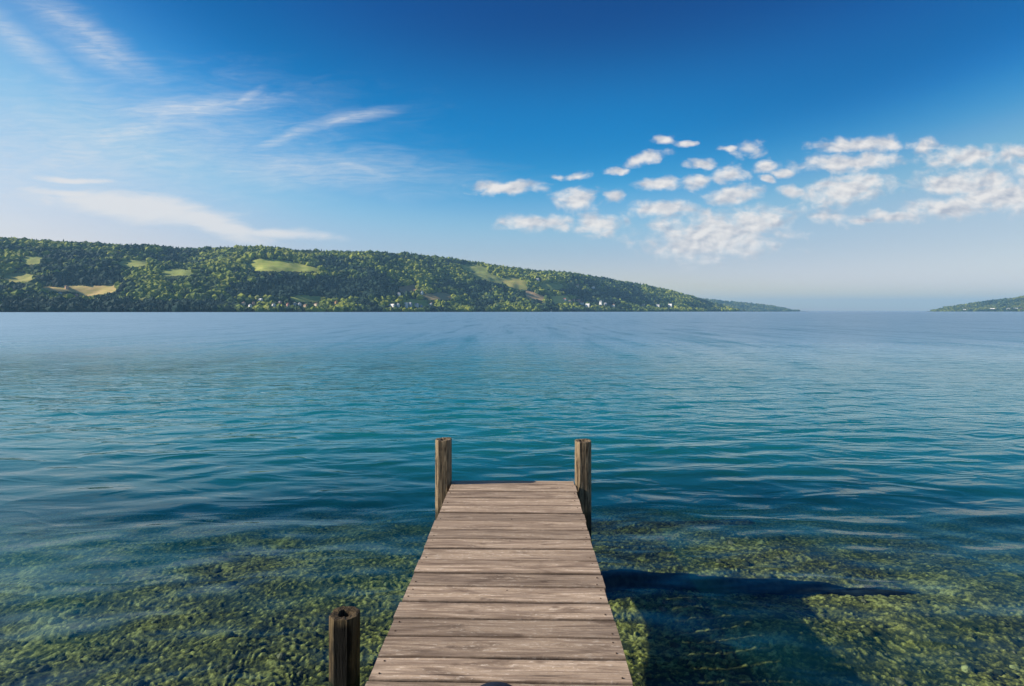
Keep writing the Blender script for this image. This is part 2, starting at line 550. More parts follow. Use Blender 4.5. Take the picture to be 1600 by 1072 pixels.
def water():
    radii = np.concatenate([[0.0], np.geomspace(.4, 110, 900), np.geomspace(113, 19000, 120)])
    fwd = polar(-R(75), R(75), 760, radii)
    x, y = fwd
    z = np.zeros_like(x)
    rr = radii[:, None]
    rs = np.random.default_rng(3)
    for i in range(60):
        lam = math.exp(rs.uniform(math.log(.26), math.log(1.4)))
        ang = R(90) + rs.normal(R(8), R(17))
        kx, ky = math.cos(ang) * 2 * math.pi / lam, math.sin(ang) * 2 * math.pi / lam
        amp = 0.0021 * lam ** .70 * rs.uniform(.5, 1.3)
        fade = np.clip(lam * 24 / np.maximum(rr, .1) - .35, 0, 1) ** .8
        ph = rs.uniform(0, 6.28)
        mod = .35 + 1.3 * vnoise(x / (lam * 5) + i * 3.3, y / (lam * 3.2) - i * 1.7, 100 + i)
        z = z + amp * fade * mod * np.sin(kx * x + ky * y + ph + 1.6 * vnoise(x / (lam * 2.4), y / (lam * 2.4), 300 + i))
    dep = bed_depth(x, y)
    z = z * np.clip(dep / .3, 0, 1) * np.clip(.22 + y / 18, .25, 1)
    m = bpy.data.materials.new('lake_water')
    m.use_nodes = True
    nt = NT(m.node_tree)
    nt.n.remove(nt.n['Principled BSDF'])
    out = nt.n['Material Output']
    p = nt.pos()
    # wind ripples of three sizes, patchy
    pa = nt.mapping(p, rot=(0, 0, R(-7)), scale=(.42, 1, 1))
    pb = nt.mapping(p, rot=(0, 0, R(9)), scale=(.5, 1, 1))
    patch = nt.ramp(nt.noise(nt.mapping(p, scale=(.6, 1, 1)), .055, 3, .55), .36, .64, .35, 1.15)
    n1 = nt.noise(pa, 2.1, 2, .5, .7)
    n2 = nt.noise(pb, 6.5, 2, .5, .6)
    n3 = nt.noise(pa, .33, 2, .5, .4)
    n4 = nt.noise(pb, .07, 2, .5, .3)
    def crest(n):       # rounded troughs, sharp crests
        return nt.math('SUBTRACT', 1.0, nt.math('ABSOLUTE', nt.math('MULTIPLY_ADD', n, 2.0, -1.0)))
    n1, n2 = crest(n1), crest(n2)
    h = nt.math('MULTIPLY', n1, .034)
    h = nt.math('MULTIPLY_ADD', n2, nt.math('MULTIPLY', patch, .0095), h)
    h = nt.math('MULTIPLY_ADD', nt.noise(pa, 17.0, 2, .5, .5), nt.math('MULTIPLY', patch, .0026), h)
    h = nt.math('MULTIPLY_ADD', n3, .09, h)
    h = nt.math('MULTIPLY_ADD', n4, .30, h)
    syw = nt.new('ShaderNodeSeparateXYZ'); nt.l.new(p, syw.inputs[0])
    h = nt.math('MULTIPLY', h, nt.ramp(syw.outputs[1], 4.0, 14.0, .22, 1.0))      # sheltered, calmer shallows
    nrm = nt.bump(h, 1.0, 1.0)
    # long wind streaks: whole patches of wavelets lean a little towards or away from the shore
    st = nt.noise(nt.mapping(p, rot=(0, 0, R(5)), scale=(.55, .045, 1)), 1.0, 4, .6, .3)
    tl = nt.new('ShaderNodeCombineXYZ')
    nt.l.new(nt.math('MULTIPLY', nt.math('SUBTRACT', st, .52), nt.ramp(syw.outputs[1], 8.0, 40.0, 0, -.50)), tl.inputs[1])
    nrm = nt.vmath('NORMALIZE', nt.vmath('ADD', nrm, tl.outputs[0]))
    inc = nt.new('ShaderNodeNewGeometry').outputs['Incoming']
    cosv = nt.math('ABSOLUTE', nt.vmath('DOT_PRODUCT', nrm, inc))
    schlick = nt.math('MULTIPLY_ADD', nt.math('POWER', nt.math('SUBTRACT', 1.0, cosv, clamp=True), 5.0), .98, .02)
    gl = nt.new('ShaderNodeBsdfGlossy')
    gl.inputs['Roughness'].default_value = .035
    gl.inputs['Color'].default_value = (.88, .97, 1, 1)
    gl.distribution = 'MULTI_GGX'
    nt.l.new(nrm, gl.inputs['Normal'])
    sy = nt.new('ShaderNodeSeparateXYZ'); nt.l.new(p, sy.inputs[0])
    nt.l.new(nt.ramp(nt.math('LOGARITHM', nt.math('MAXIMUM', sy.outputs[1], 1.0), 10.0), 1.0, 1.85, .03, .36), gl.inputs['Roughness'])   # open water is choppier than the sheltered shore
    depth = nt.math('MAXIMUM', nt.attr('depth'), 0.0)
    comb = nt.new('ShaderNodeCombineXYZ')
    for i, s in enumerate((.46, .10, .17)):
        nt.l.new(nt.math('EXPONENT', nt.math('MULTIPLY', depth, -s * 1.1)), comb.inputs[i])
    tr = nt.new('ShaderNodeBsdfTransparent')
    nt.l.new(comb.outputs[0], tr.inputs['Color'])
    df = nt.new('ShaderNodeBsdfDiffuse')
    df.inputs['Color'].default_value = (.009, .158, .165, 1)
    turb = nt.math('SUBTRACT', 1.0, nt.math('EXPONENT', nt.math('MULTIPLY', nt.math('POWER', nt.math('DIVIDE', nt.math('MAXIMUM', nt.math('SUBTRACT', depth, .57), 0.0), .42), 1.05), -1.0)))
    a = nt.new('ShaderNodeMixShader'); nt.l.new(turb, a.inputs[0]); nt.l.new(tr.outputs[0], a.inputs[1]); nt.l.new(df.outputs[0], a.inputs[2])
    bmx = nt.new('ShaderNodeMixShader'); nt.l.new(schlick, bmx.inputs[0]); nt.l.new(a.outputs[0], bmx.inputs[1]); nt.l.new(gl.outputs[0], bmx.inputs[2])
    nt.l.new(bmx.outputs[0], out.inputs['Surface'])
    # the rest of the lake behind the camera: coarse fan joined to the same mesh
    x2, y2 = polar(R(75), R(285), 120, np.concatenate([[0.0], np.geomspace(.4, 110, 60), np.geomspace(120, 19000, 30)]))
    V = np.concatenate([np.stack([x, y, z], -1).reshape(-1, 3), np.stack([x2, y2, 0 * x2], -1).reshape(-1, 3)])
    F = np.concatenate([grid_faces(*x.shape), grid_faces(*x2.shape) + x.size])
    o = mesh_np('lake_water', V, F, m, smooth=True)
    attr(o, 'depth', -0 + np.concatenate([dep.ravel(), bed_depth(x2, y2).ravel()]))
    tag(o, kind='structure')


water()

# ================================================================== DOCK
XL, XR = -0.683, 0.463
BOUND = [5.455, 5.32, 5.122, 4.94, 4.755, 4.572, 4.397, 4.222, 4.05, 3.876, 3.70, 3.522, 3.348, 3.172, 3.0, 2.83, 2.659, 2.49]
while BOUND[-1] > -3.4:
    BOUND.append(BOUND[-1] - .1735)


def deck_material():
    m, nt, b = material('weathered_deck_board')
    p = nt.obj()
    t = nt.attr('tone')
    sh = nt.new('ShaderNodeCombineXYZ')
    nt.l.new(nt.math('MULTIPLY', t, 37.0), sh.inputs[0]); nt.l.new(nt.math('MULTIPLY', t, 91.0), sh.inputs[1])
    q = nt.vmath('ADD', p, sh.outputs[0])
    fine = nt.noise(nt.mapping(q, scale=(3.5, 95, 20)), 1.0, 6, .65, .5)
    grain = nt.noise(nt.mapping(q, scale=(1.5, 26, 8)), 1.0, 5, .6, 1.6)
    blot = nt.noise(nt.mapping(q, scale=(2.2, 9, 4)), 1.0, 5, .62, .8)
    speck = nt.noise(nt.mapping(q, scale=(24, 70, 20)), 1.0, 4, .7, .6)
    pores = nt.noise(nt.mapping(q, scale=(60, 150, 60)), 1.0, 3, .6, .3)
    c = nt.mix(nt.ramp(grain, .38, .62), (.205, .143, .098), (.445, .328, .228))
    c = nt.mix(nt.ramp(fine, .35, .75, 0, .55), c, (.54, .42, .325))
    c = nt.mix(nt.ramp(blot, .50, .70, 0, .75), c, (.135, .092, .064))           # damp-dark blotches
    worn = nt.math('MULTIPLY', nt.ramp(speck, .52, .64), nt.ramp(grain, .46, .60))
    c = nt.mix(nt.math('MULTIPLY', worn, .75), c, (.70, .58, .46))                  # bleached flecks
    c = nt.mix(nt.ramp(pores, .60, .74, 0, .45), c, (.10, .068, .05))
    vo = nt.new('ShaderNodeTexVoronoi'); vo.inputs['Scale'].default_value = 1.0
    nt.l.new(nt.mapping(q, scale=(3.4, 7.2, 3)), vo.inputs['Vector'])
    c = nt.mix(nt.ramp(vo.outputs['Distance'], .05, .13, .55, 0), c, (.09, .055, .036))  # knots
    crk = nt.noise(nt.mapping(q, scale=(1.1, 70, 10)), 1.0, 2, .5, .4)
    c = nt.mix(nt.ramp(crk, .69, .735, 0, .85), c, (.035, .022, .016))                # drying splits along the grain
    tv = nt.ramp(t, 0, 1, .74, 1.18, smooth=False)
    sc = nt.new('ShaderNodeVectorMath', operation='SCALE'); nt.l.new(c, sc.inputs[0]); nt.l.new(tv, sc.inputs['Scale'])
    e = nt.attr('edge')
    c = nt.mix(nt.math('MULTIPLY', e, .8), sc.outputs[0], (.10, .065, .045))
    nt.set(b.inputs['Base Color'], c)
    b.inputs['Roughness'].default_value = .78
    b.inputs['Specular IOR Level'].default_value = .3
    hh = nt.math('ADD', nt.math('MULTIPLY', fine, .5), nt.math('MULTIPLY_ADD', speck, .6, grain))
    nt.set(b.inputs['Normal'], nt.bump(hh, .75, .006))
    return m


def post_material(name, dark, light, face_dark=None, wet=-9.0):
    m, nt, b = material(name)
    p = nt.obj()
    g = nt.noise(nt.mapping(p, scale=(30, 30, 2.6)), 1.0, 6, .65, 1.4)
    f = nt.noise(nt.mapping(p, scale=(95, 95, 7)), 1.0, 4, .6, .8)
    bl = nt.noise(p, 7, 4, .6, .5)
    c = nt.mix(nt.ramp(g, .36, .62), dark, light)
    c = nt.mix(nt.ramp(f, .5, .72, 0, .6), c, [x * .35 for x in dark])
    c = nt.mix(nt.ramp(bl, .5, .75, 0, .35), c, [x * 1.15 for x in light])
    sep = nt.new('ShaderNodeSeparateXYZ'); nt.l.new(p, sep.inputs[0])
    if face_dark:
        # darker colour down the middle of the near face
        w = nt.math('MULTIPLY_ADD', nt.math('SUBTRACT', bl, .5), .05, nt.math('ABSOLUTE', nt.math('ADD', sep.outputs[0], -.004)))
        s = nt.math('MULTIPLY', nt.ramp(w, .060, .036), nt.ramp(sep.outputs[1], -.03, -.055))
        s = nt.math('MULTIPLY', s, nt.ramp(sep.outputs[2], -.012, -.05))
        c = nt.mix(s, c, face_dark)
    z = nt.math('MULTIPLY_ADD', nt.math('SUBTRACT', bl, .5), .12, sep.outputs[2])
    c = nt.mix(nt.ramp(z, wet + .06, wet - .03, 0, .85), c, (.012, .014, .008))      # water line
    nt.set(b.inputs['Base Color'], c)
    hh = nt.math('MULTIPLY_ADD', f, .5, g)
    nt.set(b.inputs['Normal'], nt.bump(hh, 1.0, .012))
    b.inputs['Roughness'].default_value = .82
    return m


def build_deck(parent):
    mb = deck_material()
    V, F, T, E = [], [], [], []
    for i in range(len(BOUND) - 1):
        y1, y0 = BOUND[i] - .0055, BOUND[i + 1] + .0055
        xl, xr = XL + random.uniform(-.006, .006), XR + random.uniform(-.006, .006)
        tone = random.random()
        zt = DECK_Z + random.uniform(-.0025, .0025)
        tilt = random.uniform(-.0025, .0025)
        nx = 60
        # rounded cross-section of a sawn board
        hw, ch = (y1 - y0) / 2, .005
        prof = [(-hw, -.036), (-hw, -.008), (-hw + .002, -.003), (-hw + ch, 0)]
        prof += [(k * hw, .0) for k in (-.7, -.35, 0, .35, .7)]
        prof += [(hw - ch, 0), (hw - .002, -.003), (hw, -.008), (hw, -.036)]
        edge = [1, 1, .9, .35, 0, 0, 0, 0, 0, .35, .9, 1, 1]
        npf = len(prof)
        b0 = len(V)
        wob = [RNG.uniform(0, 100) for _ in range(3)]
        for j in range(nx + 1):
            s = j / nx
            x = xl + (xr - xl) * s
            dy1 = .0030 * (float(fbm(np.array(x * 5 + wob[0]), np.array(.5), 3)) - .5) * 2
            dy0 = .0030 * (float(fbm(np.array(x * 5 + wob[1]), np.array(.5), 3)) - .5) * 2
            dz = .003 * (float(fbm(np.array(x * 2.3 + wob[2]), np.array(.5), 2)) - .5) * 2
            for k, (py, pz) in enumerate(prof):
                yy = (y0 + y1) / 2 + py + (dy1 if py > 0 else dy0) * (abs(py) / hw)
                cup = -.0018 * (1 - (py / hw) ** 2)
                V.append((x, yy, zt + pz + dz + tilt * py / hw + cup))
                T.append(tone); E.append(edge[k] * (.7 + .3 * random.random()))
        for j in range(nx):
            for k in range(npf):
                k2 = (k + 1) % npf
                F.append((b0 + j * npf + k, b0 + (j + 1) * npf + k, b0 + (j + 1) * npf + k2, b0 + j * npf + k2))
        F.append(tuple(b0 + k for k in range(npf))); F.append(tuple(b0 + nx * npf + k for k in reversed(range(npf))))
    nwood = len(F)
    for i in range(len(BOUND) - 1):
        ym = (BOUND[i] + BOUND[i + 1]) / 2
        for x in (XL + .034, XR - .034, -.10):
            for dy in (-.045, .045):
                if random.random() < (.40 if x != -.10 else .86):
                    continue
                b0 = len(V)
                cx, cy = x + random.uniform(-.008, .008), ym + dy + random.uniform(-.01, .01)
                for z in (DECK_Z - .006, DECK_Z + .0008):
                    for k in range(8):
                        V.append((cx + .0042 * math.cos(k * .785), cy + .0042 * math.sin(k * .785), z)); T.append(.5); E.append(0)
                for k in range(8):
                    F.append((b0 + k, b0 + (k + 1) % 8, b0 + 8 + (k + 1) % 8, b0 + 8 + k))
                F.append(tuple(b0 + 8 + k for k in range(8)))
    o = mesh_from('deck', V, F, mb, parent)
    o.data.materials.append(plain('rusty_nail', (.06, .035, .022), .6))
    o.data.polygons.foreach_set('material_index', [0] * nwood + [1] * (len(F) - nwood))
    attr(o, 'tone', T); attr(o, 'edge', E)
    return o


def beam(name, x0, x1, y0, y1, z0, z1, mat, parent):
    bm = bmesh.new()
    bmesh.ops.create_cube(bm, size=1)
    for v in bm.verts:
        v.co = ((x0 + x1) / 2 + v.co.x * (x1 - x0), (y0 + y1) / 2 + v.co.y * (y1 - y0), (z0 + z1) / 2 + v.co.z * (z1 - z0))
    bmesh.ops.bevel(bm, geom=bm.edges[:], offset=.006, segments=2, affect='EDGES')
    me = bpy.data.meshes.new(name); bm.to_mesh(me); bm.free()
    return link(name, me, mat, parent)


def build_post(name, loc, top, bottom, mat, parent=None, width=.1436, rnd=.032, cavity=.05, cav_r=.5, seed=1, rz=0.0):
    """sawn post with rounded arrises and a rotted, hollow top; local origin at the top centre"""
    N = 56
    ring = []
    h = width / 2
    pts = []
    for (sx, sy, a0) in ((1, 1, 0), (-1, 1, 90), (-1, -1, 180), (1, -1, 270)):
        for k in range(5):                       # sawn 45 degree chamfer
            c0 = (sx * (h - rnd) + rnd * math.cos(R(a0)), sy * (h - rnd) + rnd * math.sin(R(a0)))
            c1 = (sx * (h - rnd) + rnd * math.cos(R(a0 + 90)), sy * (h - rnd) + rnd * math.sin(R(a0 + 90)))
            pts.append((c0[0] + (c1[0] - c0[0]) * k / 4, c0[1] + (c1[1] - c0[1]) * k / 4))
        # straight flats get extra points
        nx_ = {(1, 1): (-1, 1), (-1, 1): (-1, -1), (-1, -1): (1, -1), (1, -1): (1, 1)}[(sx, sy)]
        a1 = R(a0 + 90)
        e0 = pts[-1]
        e1 = (nx_[0] * (h - rnd) + rnd * math.cos(a1), nx_[1] * (h - rnd) + rnd * math.sin(a1))
        for k in range(1, 7):
            pts.append((e0[0] + (e1[0] - e0[0]) * k / 7, e0[1] + (e1[1] - e0[1]) * k / 7))
    N = len(pts)
    levels = [0.0, -.004, -.012, -.03]
    L = top - bottom
    levels += list(np.linspace(-.05, -L, 46))
    V, F = [], []
    for li, z in enumerate(levels):
        for k, (x, y) in enumerate(pts):
            g = float(fbm(np.array(k * .9 + seed * 31), np.array(z * 2.2 + seed), 3, seed)) - .5
            s = 1 + .035 * g + (-.03 if li == 0 else (-.010 if li == 1 else 0))
            zz = z + (.010 * (float(vnoise(np.array(k * .35), np.array(seed * 3.1), seed)) - .5) if li < 3 else 0)
            V.append((x * s, y * s, zz))
    for li in range(len(levels) - 1):
        for k in range(N):
            k2 = (k + 1) % N
            F.append((li * N + k, (li + 1) * N + k, (li + 1) * N + k2, li * N + k2))
    # top: rim, then cavity
    prev = 0
    for (s, dz) in ((.84, .001), (cav_r * 1.1, -.003), (cav_r, -.012), (cav_r * .8, -cavity * .7), (cav_r * .5, -cavity)):
        b0 = len(V)
        for k, (x, y) in enumerate(pts):
            w = 1 + (.22 if s <= cav_r * 1.1 else .03) * (float(fbm(np.array(k * .22 + seed), np.array(seed * 7.7), 2, seed)) - .5)
            zz = V[k][2] * .6 + dz + .006 * (float(vnoise(np.array(k * .7), np.array(s * 9), seed)) - .5)
            V.append((x * s * w, y * s * w, zz))
        for k in range(N):
            k2 = (k + 1) % N
            F.append((prev + k, prev + k2, b0 + k2, b0 + k))
        prev = b0
    F.append(tuple(prev + k for k in range(N)))
    o = mesh_from(name, V, F, mat, parent)
    o.location = loc
    o.rotation_euler = (0, 0, rz)
    return o


dock = empty('dock', (0, 0, 0))
tag(dock, 'weathered wooden plank dock running out over the clear lake water', 'dock')
build_deck(dock)
beam_mat = plain('dock_beam_wood', (.085, .06, .042), .85, .35, 9)
for (a, b) in ((XL + .012, XL + .052), (XR - .052, XR - .012)):
    beam('side_beam', a, b, -3.3, 5.40, DECK_Z - .20, DECK_Z - .041, beam_mat, dock)
beam('end_beam', XL + .055, XR - .055, 5.36, 5.40, DECK_Z - .20, DECK_Z - .043, beam_mat, dock)
for y in (-.8, 2.4):
    beam('cross_beam', XL + .055, XR - .055, y, y + .05, DECK_Z - .20, DECK_Z - .043, beam_mat, dock)
pm = post_material('sunbleached_post', (.055, .036, .021), (.31, .23, .140), wet=-.66)
p1 = build_post('post', (XL - .078, 5.385, .802), .802, -1.2, pm, dock, cavity=.022, cav_r=.45, seed=2)
p2 = build_post('post', (XR + .080, 5.385, .796), .796, -1.2, pm, dock, cavity=.026, cav_r=.45, seed=5, rz=.03)
p1['label'] = 'sunlit post at the far left corner of the dock'
p2['label'] = 'post at the far right corner, dark below deck level'
for y in (-1.5,):
    build_post('post', (XL - .078, y, .60), .60, -.8, pm, dock, cavity=.02, seed=8)
    build_post('post', (XR + .078, y, .60), .60, -.8, pm, dock, cavity=.02, seed=9)


fm = post_material('dark_post', (.022, .014, .007), (.12, .085, .042), face_dark=(.004, .003, .002), wet=-.36)
mp = build_post('mooring_post', (-0.985, 3.13, .350), .350, -.9, fm, cavity=.06, cav_r=.44, seed=3, width=.150, rnd=.040)
tag(mp, 'dark square post with a rotted hollow top, standing apart left of the dock', 'post')


def lump_on_deck():
    """navy cap lying on the boards, peak towards the lake"""
    t = empty('lump', (-.118, 2.318, DECK_Z + .002), math.pi)  # unidentified dark rounded shape, modelled as headwear
    V, F = [], []
    n, m_ = 28, 8
    for s in range(2):
        for j in range(m_):
            for i in range(n + 1):
                a = math.pi * i / n
                r = .085 + .062 * j / (m_ - 1)
                x, y = .112 * math.cos(a) * (.8 + .2 * j / (m_ - 1)), r * math.sin(a) - .012
                z = .012 - .010 * (x / .11) ** 2 + .004 * (1 - s) + .004 * math.sin(a)
                V.append((x, y, z))
    w = n + 1
    for s in range(2):
        for j in range(m_ - 1):
            for i in range(n):
                a = s * m_ * w + j * w + i
                F.append((a, a + 1, a + w + 1, a + w) if s == 0 else (a, a + w, a + w + 1, a + 1))
    for i in range(n):
        a = (m_ - 1) * w + i; b = m_ * w + a
        F.append((a, a + 1, b + 1, b))
    navy = plain('navy_matte', (.008, .016, .035), .85, .2, 40)
    mesh_from('lip', V, F, navy, t, smooth=True)
    V, F = [], []
    rings = 9
    for j in range(rings):
        e = math.pi / 2 * j / (rings - 1)
        for i in range(32):
            a = 2 * math.pi * i / 32
            V.append((.115 * math.cos(e) ** .8 * math.cos(a), -.012 + .12 * math.cos(e) ** .8 * math.sin(a), .055 * math.sin(e) + .002))
    for j in range(rings - 1):
        for i in range(32):
            i2 = (i + 1) % 32
            F.append((j * 32 + i, j * 32 + i2, (j + 1) * 32 + i2, (j + 1) * 32 + i))
    mesh_from('crown', V, F, navy, t, smooth=True)
    tag(t, 'dark navy cap lying on the dock planks, only its rounded front edge showing', 'lump')


lump_on_deck()

# ================================================================== HILLS
class Hill:
    def __init__(self, name, sil, zs, ext, px0, px1, tree_h, rough, seed, step=4.0, nt_=170):
        self.sx, self.sy = np.array(sil, float).T
        self.zx, self.zz = np.array(zs, float).T
        self.ex, self.ee = np.array(ext, float).T
        self.tree_h, self.rough, self.seed, self.px0, self.px1 = tree_h, rough, seed, px0, px1
        self.name = name
        self.nt = nt_
        self.cols = np.arange(px0, px1 + step, step)
        self.ts = np.linspace(0, 1.5, nt_)
        PX, T = np.meshgrid(self.cols, self.ts, indexing='ij')
        self.X, self.Y, self.H, self.Z = self.point(PX, T)
        py = YH - FPX * (self.H - CAM_Z) / self.Z
        self.PYm = np.minimum.accumulate(py, axis=1)

    def depth(self, px, t):
        return np.interp(px, self.zx, self.zz) + np.interp(px, self.ex, self.ee) * t

    def point(self, px, t):
        px = np.asarray(px, float); t = np.asarray(t, float)
        Z = self.depth(px, t)
        x, y = ground(px, Z)
        Zr = self.depth(px, 1.0)
        top = np.maximum((YH - np.interp(px, self.sx, self.sy)) * Zr / FPX - self.tree_h, 0)
        f = np.where(t < 1, .30 * t + .70 * (t * t * (3 - 2 * t)), 1 - .25 * (t - 1))
        f = f + .030 * np.sin(t * 12.0 + px * .008) * np.clip(t * 3, 0, 1) * np.clip((1 - t) * 3, 0, 1)
        n = fbm(x / 330 + self.seed, y / 330, 4, self.seed) - .5
        n2 = fbm(x / 120 + self.seed, y / 120, 3, self.seed + 9) - .5
        env = np.clip(t * 5, 0, 1) * np.clip((1.06 - t) * 3.0, .10, 1) * np.clip(top / 60, 0, 1)
        z = top * f + env * self.rough * (n * 2.0 + n2 * .55)
        z = np.where(t < .05, 3.0 * t / .05, np.maximum(z, 3.0)) - .6 * (t <= 0)
        z = np.maximum(z, np.where(t > 0, .3, -1))
        return x, y, z, Z

    def find(self, px, py):
        """ground point seen at a pixel -> t"""
        px = np.atleast_1d(px).astype(float); py = np.atleast_1d(py).astype(float)
        ci = np.clip(((px - self.cols[0]) / (self.cols[1] - self.cols[0])), 0, len(self.cols) - 1.001)
        out = np.zeros(len(px))
        for i in range(len(px)):
            c0 = int(ci[i]); w = ci[i] - c0
            col = self.PYm[c0] * (1 - w) + self.PYm[c0 + 1] * w
            out[i] = np.interp(-py[i], -col, self.ts)
        return np.clip(out, 0.012, 1.0)

    def build(self, mat):
        V = np.stack([self.X, self.Y, self.H], -1).reshape(-1, 3)
        o = mesh_np(self.name, V, grid_faces(len(self.cols), self.nt)[:, ::-1], mat, smooth=True)
        tag(o, kind='structure')


def hill_material():
    m, nt, b = material('hillside_undergrowth')
    n = nt.noise(nt.pos(), .03, 6, .6)
    nt.set(b.inputs['Base Color'], nt.mix(nt.ramp(n, .35, .65), (.018, .034, .014), (.05, .075, .02)))
    b.inputs['Roughness'].default_value = .95
    return m


hm = hill_material()
hill = Hill('hill', [(-400, 352), (0, 370), (40, 375), (100, 378), (200, 382), (300, 387), (350, 386), (410, 384), (450, 388), (500, 391), (600, 394), (650, 396), (700, 402),
                     (750, 410), (800, 418), (850, 424), (900, 429), (950, 435), (1000, 443), (1050, 454), (1095, 466), (1120, 474), (1140, 480), (1152, 486), (1240, 492)],
            [(-400, 1250), (0, 1420), (300, 1600), (600, 1900), (850, 2450), (1000, 3100), (1100, 3700), (1240, 4700)],
            [(-400, 900), (0, 900), (600, 900), (1000, 800), (1150, 450), (1240, 300)], -400, 1236, 11, 46, 3)
hill_b = Hill('far_hill', [(1000, 458), (1060, 463), (1097, 466.3), (1131, 469.6), (1169, 473.5), (1206, 477), (1225, 481), (1246, 486.5), (1270, 490)],
              [(1000, 6000), (1270, 7200)], [(1000, 1000), (1270, 900)], 1010, 1262, 10, 14, 21, step=3, nt_=60)
hill_c = Hill('far_hill', [(1440, 490), (1456, 487), (1475, 480), (1500, 476.5), (1540, 470), (1600, 463), (1700, 455), (1900, 440)],
              [(1440, 5200), (1600, 4200), (1900, 3300)], [(1440, 800), (1900, 900)], 1448, 1900, 10, 24, 33, step=4, nt_=80)
for hl in (hill, hill_b, hill_c):
    hl.build(hm)

# ---------------------------------------------------------------- meadows and fields
FIELDS = [
    # name, polygon in picture columns/rows, colour a, colour b
    ('meadow', [(386, 418), (391, 408), (405, 404.5), (440, 406.5), (470, 412.5), (496, 419), (500, 424), (470, 425), (430, 424), (400, 424)], (.19, .24, .035), (.30, .30, .07)),
    ('field', [(58, 446), (88, 449), (100, 446), (140, 447), (182, 446), (186, 455), (165, 459), (138, 463), (118, 457), (90, 456), (64, 453)], (.30, .26, .07), (.42, .30, .12)),
    ('meadow', [(184, 411), (205, 407), (228, 408), (226, 415), (200, 417)], (.20, .24, .05), (.28, .28, .08)),
    ('meadow', [(34, 404), (48, 401), (64, 402), (62, 411), (44, 413)], (.20, .24, .05), (.28, .28, .08)),
    ('field', [(622, 449), (646, 446), (650, 454), (630, 457)], (.30, .17, .09), (.36, .22, .12)),
    ('meadow', [(632, 472), (642, 468), (664, 470), (668, 478), (640, 479)], (.22, .26, .05), (.30, .30, .08)),
    ('meadow', [(718, 415), (738, 414), (760, 419), (758, 426), (735, 424)], (.20, .25, .05), (.28, .28, .08)),
    ('meadow', [(784, 437), (800, 434), (818, 440), (822, 452), (800, 450)], (.24, .26, .05), (.34, .28, .09)),
    ('field', [(818, 456), (830, 456), (850, 464), (846, 469), (826, 465)], (.36, .22, .10), (.44, .30, .15)),
    ('field', [(862, 464), (884, 463), (892, 472), (868, 474)], (.36, .32, .06), (.44, .38, .10)),
    ('meadow', [(452, 466), (470, 462), (498, 464), (500, 471), (470, 472)], (.17, .22, .05), (.26, .27, .07)),
    ('meadow', [(4, 430), (26, 427), (52, 431), (48, 439), (16, 440)], (.20, .21, .05), (.30, .27, .08)),
    ('meadow', [(248, 424), (276, 421), (300, 424), (292, 430), (260, 431)], (.16, .20, .045), (.22, .24, .06)),
    ('field', [(664, 461), (690, 458), (708, 462), (700, 468), (674, 468)], (.24, .18, .08), (.30, .22, .10)),
    ('meadow', [(846, 444), (866, 442), (880, 447), (872, 452), (852, 451)], (.17, .21, .045), (.25, .25, .07)),
    ('meadow', [(735, 428), (760, 427), (784, 436), (780, 442), (752, 436)], (.16, .2, .05), (.24, .25, .07)),
]


def in_poly(px, py, poly):
    px = np.asarray(px); py = np.asarray(py)
    ins = np.zeros(px.shape, bool)
    for (x1, y1), (x2, y2) in zip(poly, poly[1:] + poly[:1]):
        c = ((y1 > py) != (y2 > py)) & (px < (x2 - x1) * (py - y1) / ((y2 - y1) if y2 != y1 else 1e-9) + x1)
        ins ^= c
    return ins


def field_sheet(name, poly, ca, cb):
    xs = [p[0] for p in poly]; ys = [p[1] for p in poly]
    gx = np.arange(min(xs), max(xs) + .6, .8); gy = np.arange(min(ys), max(ys) + .3, .35)
    A, B = np.meshgrid(gx, gy, indexing='ij')
    t = hill.find(A.ravel(), B.ravel())
    x, y, z, Z = hill.point(A.ravel(), t)
    F = grid_faces(len(gx), len(gy))
    cx, cy = A.ravel()[F].mean(1), B.ravel()[F].mean(1)
    jit = 3.0 * (fbm(cx * .4, cy * .7, 2, 4) - .5)
    F = F[in_poly(cx + jit, cy + jit, poly)]
    m, nt, b = material(name + '_ground')
    n = nt.noise(nt.mapping(nt.pos(), scale=(1, 1, 4)), .035, 5, .6)
    nt.set(b.inputs['Base Color'], nt.mix(nt.ramp(n, .35, .65), [c * 1.45 for c in ca], [c * 1.45 for c in cb]))
    b.inputs['Roughness'].default_value = .95
    o = mesh_np(name, np.stack([x, y, z + .8], -1), F[:, ::-1], m, smooth=True)
    tag(o, kind='structure')


for fi, (nm, poly, ca, cb) in enumerate(FIELDS):
    if fi > 1:
        cx_, cy_ = sum(q[0] for q in poly) / len(poly), sum(q[1] for q in poly) / len(poly)
        poly[:] = [(cx_ + (q[0] - cx_) * 1.22, cy_ + (q[1] - cy_) * 1.22) for q in poly]
    field_sheet(nm, poly, ca, cb)

# pale strip of beach under the middle hamlet
def beach():
    cols = np.arange(622, 702, 2.0)
    V = []
    for px in cols:
        for t, dz in ((0.0, .35), (.010, 1.3), (.030, 2.9)):
            x, y, z, Z = hill.point(px, t)
            x, y = ground(px, float(hill.depth(px, t)) - (6 if t == 0 else 0))
            V.append((float(x), float(y), (.25 if t == 0 else float(z) + dz * .6)))
    mesh_o = mesh_np('beach', np.array(V), grid_faces(len(cols), 3)[:, ::-1], plain('beach_gravel', (.55, .50, .38), .95, .12, .1), smooth=True)
    tag(mesh_o, kind='structure')


beach()

